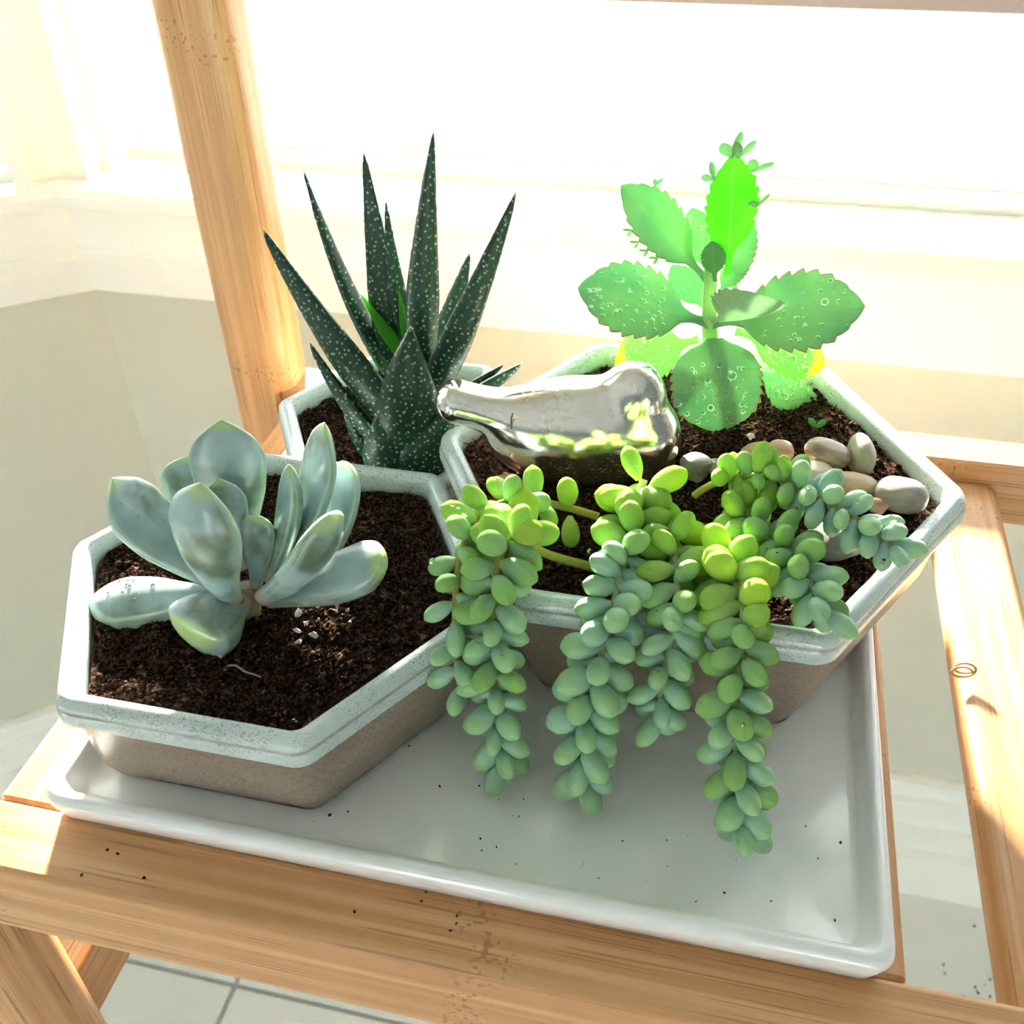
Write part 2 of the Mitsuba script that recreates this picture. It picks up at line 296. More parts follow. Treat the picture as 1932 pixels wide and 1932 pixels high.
# ------------------------------------------------------------------ bamboo stand
S = 'plant_stand'
add(S + '__front_rail', bar(0, -.215, .262, (-.1055, -.044), (-.0765, 0.0), .0028), 'mat_bamboo_x', 40)
add(S + '__back_rail', bar(0, -.1985, .35, (.236, -.040), (.262, 0.0), .002), 'mat_bamboo_x', 40)
add(S + '__side_rail', bar(1, -.0763, .2358, (.1945, -.030), (.2335, -.0135), .0075), 'mat_bamboo_y', 40)
for x0, x1 in ((-.1835, -.142), (-.095, -.055), (.03, .07), (.1215, .1592)):
    add(S + '__slat', bar(1, -.0763, .2358, (x0, -.020), (x1, -.0004), .003), 'mat_bamboo_y', 40)
pole = m3.Manifold.extrude(m3.CrossSection([[(a, b) for a, b in rrect(.0215, .019, .013, 0, (-.2095, .247))[:, :2]]]), 1.2).translate([0, 0, -.5])
cut = m3.Manifold.cube([.1, .1, .6]).translate([-.1985, .2, -.6])
pm = (pole - cut).to_mesh()
add(S + '__upright', trimesh.Trimesh(pm.vert_properties[:, :3], pm.tri_verts), 'mat_bamboo_z', 40)
lg = trimesh.creation.cylinder(radius=.0185, height=-.0445 - ZF, sections=40); lx = at(54, 1754, 1, -.093)[0] - .0185; lg.apply_translation([lx, -.093, (ZF - .0445) / 2])
add(S + '__leg', lg, 'mat_bamboo_z', 40)
add(S + '__lower_rail', bar(1, -.090, .228, (-.221, -.190), (-.197, -.150), .002), 'mat_bamboo_y', 40)
tag(S, 'light bamboo stand with rails, slats and an upright, carrying the white tray', 'plant stand')

# ------------------------------------------------------------------ tray
TX, TY = -.0024, (.2245 - .0822) / 2; HX, HY = .1556, (.2245 + .0822) / 2; TZ = .0048
R = [rrect(HX - .004 - i, HY - .004 - i, .006, .0002, (TX, TY)) for i in (.006,)]
for o, z, r in ((.0036, .0002, .007), (.0026, .0010, .008), (.0006, .0078, .009), (0, .0105, .009), (.0005, .0128, .0088), (.0020, .0143, .008), (.0040, .0147, .007), (.0058, .0139, .006), (.0070, .0122, .0055), (.0088, .0074, .005), (.0100, .0058, .0045), (.0125, TZ, .003), (.03, TZ, .003)):
    R.append(rrect(HX - o, HY - o, r, z, (TX, TY)))
add('tray', loft(R), 'mat_tray', 50, label='square glossy white ceramic tray on the bamboo stand, under the three pots', cat='tray')

# ------------------------------------------------------------------ pots
def skewed(v, P):
    v = v.copy(); d = v[:, 1] - P['c'][1]; v[:, 0] += P.get('skew', 0) * np.minimum(d, 0); return v
def pot(name, P, Rb, label):
    c, Rr, H = P['c'], P['R'], P['H']
    z0 = TZ + .0003; rr = .0085 * Rr / .09
    outer = [(Rb - .013, z0), (Rb - .009, z0 + .0006), (Rb - .0034, z0 + .0036), (Rb, z0 + .011), (Rb + (Rr - .005 - Rb) * .55, z0 + .011 + (H - .013 - z0 - .011) * .32), (Rr - .0058, H - .020), (Rr - .0045, H - .0132)]
    inner = [(Rr - .0105, H - .0132), (Rr - .0125, H - .022), (Rb - .009, z0 + .012), (Rb - .02, z0 + .006)]
    add(name + '__body', loft([skewed(hexring(a, rr if a > Rb - .002 else rr * .9, z, c), P) for a, z in outer + inner]), 'mat_pot_body', 50)
    rim = [(Rr - .0046, H - .0133), (Rr - .0012, H - .0126), (Rr, H - .0112), (Rr, H - .0072), (Rr - .0010, H - .0060), (Rr - .0008, H - .0048), (Rr - .0012, H - .0026), (Rr - .0028, H - .0006), (Rr - .0052, H), (Rr - .0082, H - .0006), (Rr - .0098, H - .0024), (Rr - .0106, H - .006), (Rr - .0112, H - .0133)]
    rings = [skewed(hexring(a, rr - max(0, (Rr - a) * .35), z, c), P) for a, z in rim]
    n = len(rings[0]); m = loft(rings, closed=True)
    uvx = np.interp(np.arange(len(rim)), [0, 3, 4.5, 6, 12], [0, .3, .52, .8, 1.0])
    uvs = np.c_[np.repeat(uvx, n), np.tile(np.linspace(0, 1, n), len(rim))]
    add(name + '__rim', m, 'mat_pot_rim', uv=uvs, label='pale celadon rim speckled with brown')
    tag(name, label, 'planter', 'hexagonal glazed planters of one set')
PL, PB, PS = dict(c=(-.0926, .0105), R=.0945, H=.0585, skew=.045), dict(c=(.0660, .1008), R=.1165, H=.0737), dict(c=(-.0872, .1535), R=.0700, H=.0455)
pot('hexagonal_planter', PL, .0868, 'medium hexagonal glazed pot at the front left, holding the blue-grey rosette succulent')
pot('hexagonal_planter_001', PB, .101, 'largest hexagonal glazed pot, holding the silver bird, pebbles and trailing succulent')
pot('hexagonal_planter_002', PS, .060, 'smallest hexagonal glazed pot at the back, holding the dark spiky succulent')

# ------------------------------------------------------------------ soil
def hexdist(p):   # apothem-like distance of plan points from the centre, as a circumradius
    a = np.arange(6) * math.pi / 3 + math.pi / 6
    return (p[:, :1] * np.cos(a) + p[:, 1:2] * np.sin(a)).max(1) / math.cos(math.pi / 6)
def soil_h(x, y, z, seed):
    p = np.c_[x, y, np.full(len(x), .3)]
    return z + .006 * (meshkit.fbm(p * 26, 3, seed) - .5) + .0066 * (meshkit.fbm(p * 130, 3, seed + 3) - .5) + .0022 * (meshkit.noise(p * 700, seed + 9) - .5)
def chunk(p, s, r):
    ic = trimesh.creation.icosahedron(); v = ic.vertices * (s * (0.55 + 0.9 * r.random((12, 1)))) * (0.6 + 0.8 * r.random(3))
    return v @ trimesh.transformations.random_rotation_matrix(r.random(3))[:3, :3] + p, ic.faces
def join(vf):
    n = 0; V, F = [], []
    for v, f in vf: V.append(v); F.append(f + n); n += len(v)
    return trimesh.Trimesh(np.vstack(V), np.vstack(F), process=False)
def soil(name, P, z, seed, ncr, label, perl=0):
    r = np.random.default_rng(seed); c = np.array(P['c']); Rs = P['R'] - .0122; rings = []
    for s in np.r_[np.linspace(1, .02, 75)]:
        h = skewed(hexring(Rs * s, .008 * s, 0, c, 9, 16), P); h[:, 2] = soil_h(h[:, 0], h[:, 1], z, seed); rings.append(h)
    bot = rings[0].copy(); bot[:, :2] = c + (bot[:, :2] - c) * .93; bot[:, 2] = z - .010
    m = loft([bot] + rings)
    bits = []
    while len(bits) < ncr:
        q = (r.random(2) * 2 - 1) * Rs
        if hexdist(q[None])[0] > Rs * .985: continue
        p = np.r_[q + c, 0]; p[2] = soil_h(p[:1], p[1:2], z, seed)[0]
        if r.random() < .45: bits.append(chunk(p + [0, 0, .0003], .0004 + .0011 * r.random() ** 2, r))
        else:
            a = r.random() * 6.28; L = .0012 + .0035 * r.random() ** 2; d = np.array([math.cos(a), math.sin(a), .5 * (r.random() - .35)]) * L
            w = np.array([-d[1], d[0], 0]) / L * .00016; up = np.array([0, 0, .00028])
            mid = p + d * .5 + w * 3 * (r.random() - .5) * 2
            v = np.array([p - w, p + w, p + up, mid - w, mid + w, mid + up * 1.6, p + d - w * .4, p + d + w * .4, p + d + up]) + [0, 0, .0005]
            f = np.array([[0, 1, 4], [0, 4, 3], [1, 2, 5], [1, 5, 4], [2, 0, 3], [2, 3, 5], [3, 4, 7], [3, 7, 6], [4, 5, 8], [4, 8, 7], [5, 3, 6], [5, 6, 8]])
            bits.append((v, f))
    m = cat([m, join(bits)])
    add(name, m, 'mat_soil', False, label=label, cat='soil', kind='stuff')
    return lambda x, y: float(soil_h(np.array([x]), np.array([y]), z, seed)[0])
ZL, ZB, ZS = .0505, .0650, .0375
hL = soil('potting_soil', PL, ZL, 11, 5000, 'dark brown potting soil filling the medium pot under the rosette succulent')
hB = soil('potting_soil_001', PB, ZB, 12, 6000, 'dark brown potting soil in the largest pot around the pebbles and bird')
hS = soil('potting_soil_002', PS, ZS, 13, 3000, 'reddish brown potting soil in the smallest pot around the spiky succulent')
r = np.random.default_rng(3); pl = []
for px, py, s in ((655, 1143, .0012), (562, 1150, .0022), (575, 1168, .001), (560, 1180, .0013), (590, 1190, .0016), (660, 1172, .0014), (560, 1205, .0012), (600, 1162, .001), (635, 1148, .001), (555, 1352, .001), (420, 1236, .0015)):
    p = at(px, py, 2, ZL + .001); p[2] = hL(p[0], p[1]) + .0006; pl.append(chunk(p, s, r))
add('perlite', join(pl), 'mat_perlite', False, label='small pale perlite grains on the soil below the rosette succulent', cat='perlite', kind='stuff')
pl = []
for px, py, s in ((1143, 1017, .0011), (1112, 1033, .0012), (1128, 1068, .0014), (1417, 826, .0018), (1112, 925, .0007), (1128, 1052, .001)):
    p = at(px, py, 2, ZB + .001); p[2] = hB(p[0], p[1]) + .0006; pl.append(chunk(p, s, r))
add('perlite_001', join(pl), 'mat_perlite', False, label='white perlite grains on the soil of the largest pot', cat='perlite', kind='stuff')
tw = np.array([at(px, py, 2, ZL + .0025) for px, py in ((428, 1258), (445, 1256), (460, 1266), (478, 1272), (492, 1278))])
add('dried_root', tube(spline(tw, 14), np.linspace(.0005, .0003, 14), 6), principled((0.30, 0.20, 0.13), .8), 40, label='thin pale dried root on the soil in front of the rosette succulent', cat='root')

# ------------------------------------------------------------------ leaves
def leaf(base, tip, width, thick, normal, prof, nu=18, nv=30, curve=0.0, side=0.0, top=0.5, bottom=1.0, fold=0.0, channel=0.0, teeth=0, tooth=0.07, roll=0.0, tip_curl=0.0):
    """A leaf from base to tip. normal points out of its upper face; prof = (t, width, thickness) knots. Returns mesh, uv and a function (t, s) -> point, normal on its upper face."""
    base, tip, normal = (np.asarray(v, float) for v in (base, tip, normal))
    ax = tip - base; L = np.linalg.norm(ax); S0 = unit(np.cross(ax, normal)); N0 = unit(np.cross(S0, ax))
    ctrl = (base + tip) / 2 + N0 * curve * L + S0 * side * L
    tt = np.linspace(0, 1, nv); tt = tt if teeth else 1 - (1 - tt) ** 1.35
    wf, hf = PchipInterpolator(prof[0], prof[1]), PchipInterpolator(prof[0], prof[2])
    def frame(t):
        c = (1 - t) ** 2 * base + 2 * t * (1 - t) * ctrl + t * t * tip + N0 * tip_curl * L * t ** 4
        d = unit(2 * (1 - t) * (ctrl - base) + 2 * t * (tip - ctrl) + N0 * tip_curl * L * 4 * t ** 3); s = unit(np.cross(d, N0)); n = np.cross(s, d)
        a = roll * t; return c, s * math.cos(a) + n * math.sin(a), n * math.cos(a) - s * math.sin(a)
    def half(t):
        w = wf(t) * width / 2
        if teeth:
            q = (t * teeth) % 1.0; lob = (q ** .7 * (1 if q < .86 else (1 - q) / .14) - .5)
            w = w * (1 + tooth * lob * min(1, max(0, (t - .26) / .08)) * (1.0 if t < .985 else .3))
        return w
    ph = np.arange(nu) * 2 * math.pi / nu; rings = []
    for t in tt:
        c, s, n = frame(t); w = max(half(t), 1e-5); h = max(hf(t) * thick, 1e-5)
        x = np.cos(ph); y = np.sin(ph); y = np.where(y > 0, y * top, y * bottom)
        z = y * h + (np.abs(x) ** 1.5) * fold * w - (1 - x ** 2) * channel * h * (np.sin(ph) > 0) * np.sin(ph)
        rings.append(c + x[:, None] * w * s + z[:, None] * n)
    m = loft(rings); n_ = len(rings)
    uv = np.vstack([np.c_[np.tile(ph / (2 * math.pi), n_), np.repeat(tt, nu)], [[0, 0], [0, 1]]])
    if m.volume < 0: m.invert()
    def on(t, x):
        c, s, n = frame(t); w = half(t); h = hf(t) * thick; y = math.sqrt(max(0, 1 - x * x))
        return c + x * w * s + (y * top * h + abs(x) ** 1.5 * fold * w - (1 - x * x) * channel * h * y) * n, n
    return m, uv, on

def drop(p, n, s, flat=.55):
    ic = trimesh.creation.icosphere(subdivisions=2, radius=1.0); z = unit(n); x = unit(np.cross(z, [.3, .9, .2])); y = np.cross(z, x)
    v = ic.vertices * [s, s * 1.05, s * flat]
    return v @ np.array([x, y, z]) + np.asarray(p) + z * s * flat * .75, ic.faces

# --- rosette succulent, medium pot
SPOON = ([0, .10, .3, .55, .72, .86, .95, 1], [.34, .40, .62, .92, 1.0, .78, .36, .02], [.55, .62, .82, 1.0, .95, .70, .38, .03])
BLUNT = ([0, .12, .35, .6, .8, .92, .98, 1], [.34, .42, .70, .95, 1.0, .80, .42, .02], [.6, .7, .9, 1.0, .9, .62, .36, .03])
E_ = 'rosette_succulent'
C0 = at(468, 1142, 2, ZL + .004); Cy = C0[1]
add(E_ + '__stem', tube([C0 + [0, 0, -.008], C0 + [0, .0005, .004], C0 + [0, .001, .010]], [.0048, .0045, .003], 12), principled((.34, .28, .19), .6), 40)
def eleaf(bpx, tpx, dyb, dyt, wpx, thick, prof, nrm, **kw):
    b = at(*bpx, 1, Cy + dyb); t = at(*tpx, 1, Cy + dyt); w = mm(wpx * 1.08, (b + t) / 2)
    if nrm == 'in': nrm = C0 + [0, 0, .06] - (b + t) / 2
    m, uv, on = leaf(b, t, w, w * thick, nrm, prof, 28, 44, **kw)
    k = add(E_ + '__leaf', m, 'mat_rosette_leaf', uv=uv); return on
ev = []
eleaf((600, 1085), (655, 872), .016, .036, 92, .25, BLUNT, 'in', curve=-.10)
eleaf((385, 1040), (350, 862), .016, .034, 96, .25, BLUNT, 'in', curve=-.08)
eleaf((522, 1085), (612, 797), .010, .028, 116, .24, SPOON, 'in', curve=-.10)
eleaf((452, 1070), (418, 792), .009, .024, 132, .24, SPOON, 'in', curve=-.08)
ev.append((eleaf((418, 1100), (212, 902), -.001, .000, 132, .26, SPOON, 'in', curve=-.14), 1))
eleaf((455, 1075), (410, 903), .003, .008, 78, .3, SPOON, 'in', curve=-.05)
eleaf((482, 1110), (487, 975), .002, .006, 62, .35, BLUNT, (0, -1, .3), curve=-.05)
eleaf((505, 1095), (545, 876), .004, .014, 78, .36, SPOON, (-.8, -.6, .3), curve=-.08)
eleaf((500, 1125), (722, 1050), .002, .006, 104, .50, BLUNT, (-.15, -.25, 1), curve=-.06)
eleaf((492, 1123), (622, 970), -.004, -.010, 104, .36, BLUNT, (-.65, .35, .75), curve=-.10)
ev.append((eleaf((425, 1125), (163, 1138), -.002, -.010, 104, .58, SPOON, (.05, -.12, 1), curve=.0), 1))
eleaf((440, 1125), (380, 910), -.006, -.017, 138, .30, SPOON, (.25, 1, .55), curve=-.13)
b = at(455, 1128, 2, ZL + .008); t = b + np.array([-.0085, -.0255, .0045])
m, uv, on = leaf(b, t, .0315, .0155, (.05, .02, 1), BLUNT, 28, 40, curve=.02); add(E_ + '__leaf', m, 'mat_rosette_leaf', uv=uv); ev.append((on, 1))
r = np.random.default_rng(31); bits = []
for on, _ in ev:
    for _ in range(16):
        p, n = on(.45 + .45 * r.random(), 1.3 * (r.random() - .5)); bits.append(drop(p, n, .00025 + .0008 * r.random() ** 2))
add(E_ + '__water_droplets', join(bits), 'mat_water', True, kind='stuff', label='clear water droplets on the outer leaves')
tag(E_, 'blue-grey rosette succulent with thick pointed leaves in the medium pot', 'succulent')

# --- dark spiky succulent, smallest pot
SPEAR = ([0, .1, .3, .6, .85, .96, 1], [.78, .92, 1.0, .68, .32, .13, .01], [.8, .95, 1.0, .72, .38, .18, .02])
BROAD = ([0, .15, .35, .6, .82, .95, 1], [.80, .97, 1.0, .76, .40, .13, .01], [.9, 1.0, .98, .8, .5, .22, .02])
H_ = 'spiky_succulent'; hx, hy = at(765, 845, 2, ZS + .002)[:2]
def hleaf(bpx, tpx, yb, yt, wpx, thick, prof, nrm, mat='mat_spotted_leaf', **kw):
    b = at(*bpx, 1, hy + yb); t = at(*tpx, 1, hy + yt); w = mm(wpx, (b + t) / 2)
    m, uv, on = leaf(b, t, w, w * thick, nrm, prof, 22, 60, top=.35, bottom=1.0, **kw)
    v = m.vertices; n = m.vertex_normals
    if mat == 'mat_spotted_leaf': m.vertices = v + n * (.00045 * np.clip(meshkit.noise(v * 620, 4) - .45, 0, 1))[:, None]
    return add(H_ + '__leaf', m, mat, uv=uv)
hleaf((735, 700), (573, 322), .012, .030, 40, .5, SPEAR, (1, -.3, .5), side=-.05, curve=-.02)
hleaf((745, 700), (686, 288), .014, .026, 62, .45, SPEAR, (.2, -1, .3), curve=.02)
hleaf((770, 640), (728, 378), .012, .018, 34, .55, SPEAR, (.6, -.6, .3), side=-.04)
hleaf((768, 650), (752, 545), .008, .009, 18, .5, SPEAR, (0, -1, .3), 'mat_young_leaf')
hleaf((757, 668), (680, 555), .006, .014, 26, .4, SPEAR, (.5, -1, .3), 'mat_young_leaf')
hleaf((815, 720), (886, 478), .016, .034, 62, .45, SPEAR, (-.3, -1, .4))
hleaf((795, 700), (818, 248), .004, .006, 66, .5, SPEAR, (0, 1, .3), side=.02)
hleaf((800, 760), (973, 363), .000, -.004, 72, .5, SPEAR, (-.5, .6, .4), curve=-.03)
hleaf((760, 790), (497, 433), -.002, -.004, 120, .36, SPEAR, (.5, .7, .5), curve=-.03)
hleaf((830, 835), (845, 690), .004, .004, 60, .4, BROAD, (0, .6, .5))
hleaf((735, 840), (585, 646), -.008, -.012, 62, .42, SPEAR, (.55, .5, .5), side=.03, curve=-.06)
hleaf((690, 856), (643, 745), -.008, -.012, 30, .4, SPEAR, (.55, .5, .5), curve=-.04)
hleaf((778, 875), (775, 615), -.010, -.020, 142, .36, BROAD, (0, 1, .5), curve=-.10)
hleaf((772, 895), (862, 752), -.012, -.022, 130, .36, BROAD, (-.5, .8, .6), curve=-.10)
hleaf((760, 905), (717, 775), -.014, -.024, 122, .36, BROAD, (.15, 1, .5), curve=-.12)
s0 = at(703, 862, 1, hy - .009)
add(H_ + '__leaf_stalk', tube([s0 + [.001, 0, -.006], s0, at(690, 800, 1, hy - .009)], [.0026, .0022, .0012], 8), 'mat_brown_stalk', 40)
tag(H_, 'dark green spiky succulent with white spotted leaves in the smallest pot', 'succulent')
H2 = 'spiky_succulent_001'
for bpx, tpx, w, yo in (((880, 750), (984, 686), 38, .030), ((872, 738), (950, 688), 26, .036)):
    b = at(*bpx, 1, hy + yo); t = at(*tpx, 1, hy + yo); ww = mm(w, b)
    m, uv, on = leaf(b, t, ww, ww * .5, (-.3, .5, .7), BROAD, 18, 40, top=.4); add(H2 + '__leaf', m, 'mat_spotted_leaf', uv=uv)
sb = at(884, 752, 1, hy + .031); add(H2 + '__stalk', tube([[sb[0], sb[1], ZS - .003], sb], .0028, 8), 'mat_brown_stalk', 40)
tag(H2, 'short dark spotted offset of the spiky succulent, by the back rim of the smallest pot', 'succulent')

# --- scalloped-leaf succulent, largest pot
K_ = 'scalloped_succulent'
OVAL = ([0, .10, .20, .30, .45, .62, .78, .90, .97, 1], [.17, .12, .22, .62, .92, 1.0, .84, .50, .20, .02], [1.4, 1.2, 1.1, 1, 1, 1, .9, .8, .6, .2])
ks = at(1345, 742, 2, ZB + .002); ky = ks[1]
stem_pts = [ks + [0, 0, -.006], at(1340, 640, 1, ky), at(1338, 580, 1, ky), at(1342, 510, 1, ky), at(1350, 470, 1, ky)]
add(K_ + '__stem', tube(spline(stem_pts, 14), np.linspace(.0046, .0026, 14), 12), 'mat_scallop_stem', 40)
drops_big = []
OVAL2 = ([0, .04, .10, .22, .42, .62, .78, .90, .97, 1], [.20, .30, .55, .84, 1.0, .98, .84, .54, .24, .03], OVAL[2])
def kleaf(bpx, tpx, yb, yt, wpx, mat, nrm, nd=0, big=(), seed=0, tb=None, prof=OVAL, **kw):
    b = at(*bpx, 1, ky + yb) if tb is None else tb; t = at(*tpx, 1, ky + yt); w = mm(wpx, (b + t) / 2)
    kw = {**dict(teeth=11, tooth=.17, fold=.06, top=.6, bottom=.6), **kw}
    m, uv, on = leaf(b, t, w, .0011, nrm, prof, 30, 150, **kw)
    k = add(K_ + '__leaf', m, mat, uv=uv)
    if nd:
        r = np.random.default_rng(seed); bits = []
        for _ in range(nd):
            p, n = on(.32 + .6 * r.random(), 1.6 * (r.random() - .5)); bits.append(drop(p, n, .00025 + .0009 * r.random() ** 2.2))
        add(k + '__water_droplets', join(bits), 'mat_water', True, kind='stuff', label='tiny clear water droplets')
    for tt, x, s in big:
        p, n = on(tt, x); add(k + '__water_drop', join([drop(p, n, s, .45)]), 'mat_water', True, label='clear round water drop')
    return k, on
def plantlet(k, on, t, x, d, s):
    p, n = on(t, x); d = unit(d); sd = unit(np.cross(d, n))
    ms = []
    for a, L in ((.55, 1.0), (-.6, .75)):
        m, uv, _ = leaf(p, p + unit(d + sd * a) * s * L, s * .5, s * .10, unit(n + sd * a), ([0, .2, .6, .9, 1], [.2, .5, 1, .6, .05], [1, 1, 1, .7, .1]), 8, 8); ms.append(m)
    add(k + '__plantlet', cat(ms), 'mat_scallop_leaf', 50)
upv = np.array([0, 0, 1.0])
kleaf((1335, 590), (1268, 500), .010, .030, 62, 'mat_scallop_leaf', (.3, -.8, .6), 10, seed=1)
kleaf((1352, 560), (1412, 474), .012, .030, 46, 'mat_scallop_leaf', (-.2, -.8, .6), 6, seed=2)
kleaf((1335, 520), (1305, 392), .010, .018, 74, 'mat_scallop_leaf', (.3, -1, .3), 24, seed=3, tooth=.06)
kleaf((1385, 545), (1410, 395), .020, .024, 80, 'mat_scallop_leaf', (-.8, -.9, .1), 0)
k, on = kleaf((1330, 525), (1172, 350), .002, .004, 118, 'mat_scallop_leaf', (.5, -.6, .75), 0, fold=.18)
for t, x in ((.62, -1), (.72, -1), (.52, -1), (.42, -1), (.8, 1)): plantlet(k, on, t, x, (-.5 if x < 0 else .3, 0, -.3 if x < 0 else .8), .0045)
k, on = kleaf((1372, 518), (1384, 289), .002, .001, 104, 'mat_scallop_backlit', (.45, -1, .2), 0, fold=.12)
for t, x, d, s in ((.97, -.3, (-.2, 0, 1), .011), (.96, .6, (.3, 0, 1), .010), (.82, -1, (-.6, 0, .6), .008), (.84, 1, (.5, -.3, .7), .010), (.55, 1, (.1, -.5, .7), .009)): plantlet(k, on, t, x, d, s)
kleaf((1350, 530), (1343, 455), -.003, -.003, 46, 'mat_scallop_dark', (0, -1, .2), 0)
kleaf((1335, 610), (1090, 543), -.001, -.012, 150, 'mat_scallop_leaf', (.18, -.62, .8), 150, seed=4, fold=.10, curve=.05, big=((.5, .3, .0009), (.7, .45, .0011)))
kleaf((1345, 610), (1632, 578), -.001, -.004, 158, 'mat_scallop_leaf', (-.12, -.70, .75), 110, seed=5, fold=.10, curve=.05, big=((.75, -.2, .0016), (.62, .35, .0012), (.55, .62, .0011), (.58, .7, .001)))
kleaf((1388, 625), (1556, 690), .004, .008, 110, 'mat_scallop_yellow', (.25, -.7, .75), 120, seed=6, curve=.14, big=((.62, .3, .0024), (.8, .55, .002)))
kleaf((1415, 690), (1545, 795), .004, .002, 82, 'mat_scallop_leaf', (.35, -.7, .7), 110, seed=7, curve=.10, big=((.5, .2, .0017),))
kleaf((1318, 640), (1160, 688), .006, .002, 112, 'mat_scallop_yellow', (-.1, -.75, .7), 140, seed=8, curve=.06)
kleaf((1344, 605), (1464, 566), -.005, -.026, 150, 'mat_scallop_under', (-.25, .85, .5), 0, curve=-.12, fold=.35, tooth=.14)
kleaf((1348, 640), (1354, 815), -.004, -.030, 168, 'mat_scallop_leaf', (0, -.85, .6), 170, prof=OVAL2, seed=9, curve=.16, tooth=.09, big=((.42, -.35, .0022), (.45, .18, .0016), (.74, .15, .0016), (.3, -.1, .0012), (.28, .3, .0010), (.66, .9, .0022)))
tag(K_, 'bright green succulent with wide scalloped leaves at the back of the largest pot', 'succulent')
p = at(1540, 806, 2, ZB + .003); ms = []
for a in (-1, 1):
    m, uv, _ = leaf(p, p + [a * .004, .001, .004], .003, .0006, (0, -1, 1), ([0, .3, .7, 1], [.3, .9, 1, .05], [1, 1, 1, .1]), 8, 8); ms.append(m)
add('seedling', cat(ms), 'mat_scallop_dark', 50, label='tiny green plantlet rooted in the soil under the lowest scalloped leaf', cat='seedling')

# --- trailing bead-leaved succulent, largest pot
B_ = 'trailing_succulent'
def bead(seed):
    r = np.random.default_rng(seed); prof = ([0, .07, .28, .58, .80, .92, .975, 1], [.32, .44, .84, 1.0, .84, .50, .23, .03], [.32, .44, .84, 1.0, .84, .50, .23, .03])
    m, uv, _ = leaf((0, 0, 0), (0, 0, 1), .64, .29, (1, 0, 0), prof, 16, 18, top=.85, bottom=1.0, curve=.05 + .03 * r.random())
    return m, uv
bead_mesh = [bead(i) for i in range(3)]
BEADS = {(v, t): mikit.ply(bead_mesh[v][0], f'mat_bead_leaf_{t}', smooth=True, uv=bead_mesh[v][1]) for v in range(3) for t in range(5)}
def inside_pot(p):
    for P, Rb in ((PL, .0868), (PB, .101), (PS, .060)):
        d = hexdist((np.asarray(p[:2]) - P['c'])[None])[0]
        if p[2] < P['H'] + .0005 and p[2] > 0:
            lim = P['R'] if p[2] > P['H'] - .013 else Rb + (P['R'] - .005 - Rb) * min(1, max(0, (p[2] - .017) / (P['H'] - .03)))
            hin = P['R'] - .011
            if d < lim + .0005 and (d > hin or p[2] < P['H'] - .012): return True
    return p[2] < TZ + .0008
placed = []
def bead_leaf(stem, p, d, L, tone, r, wide=1.0, hint=None):
    d = unit(d); tip = p + d * L
    if inside_pot(tip) or inside_pot(p + d * L * .6): return False
    x = unit(np.cross(d, r.normal(size=3) if hint is None else hint)); y = np.cross(d, x); A = np.eye(4)
    A[:3, 0], A[:3, 1], A[:3, 2], A[:3, 3] = x * L * wide, y * L * wide, d * L, p
    tone = int(np.clip(round(tone + r.normal() * .35), 0, 4))
    put(stem + '__leaf', BEADS[(int(r.integers(3)), tone)], T(A)); placed.append((p, d, L)); return True
def strand(pts, n, s0, tones, L, seed, wide=1.0, stem_mat='mat_pale_stem', stem_r=.0016, dens=None, tilt0=.15, tilt1=.75, power=1.0, lfun=None):
    """pts: pixels with their depth y; n leaves from arc fraction s0 to the tip, tones from first to last."""
    r = np.random.default_rng(seed); P = spline([at(a, b, 1, y) for a, b, y in pts], 160)
    key = part_key(B_ + '__stem'); _count[key + '__leaf'] = 0
    tb = tube(P[::4], np.linspace(stem_r, stem_r * .6, len(P[::4])), 8)
    scene[key] = mikit.ply(tb, stem_mat, smooth=40)
    tang = np.gradient(P, axis=0); tang /= np.linalg.norm(tang, axis=1, keepdims=True)
    ang = r.random() * 6.28
    for i in range(n):
        f = ((i + .5) / n) ** power; s = s0 + (1 - s0) * f; j = min(159, int(s * 159)); t = tang[j]
        u = unit(np.cross(t, [0.2, .9, .3])); w = np.cross(t, u)
        for trial in range(8):
            a = ang + trial * .7
            rad = u * math.cos(a) + w * math.sin(a)
            ti = tilt0 + (tilt1 - tilt0) * f ** 3 + .12 * r.normal()
            ln = (np.interp(f, *L)) * (.88 + .24 * r.random())
            d = rad * math.cos(ti) + t * math.sin(ti) + np.array([0, 0, -.12])
            if bead_leaf(key, P[j] + rad * stem_r * .4, d, ln, np.interp(f, [0, 1], tones) if np.isscalar(tones[0]) else np.interp(f, *tones), r, wide): break
        ang += 2.39996
    return key
DY = 0.0
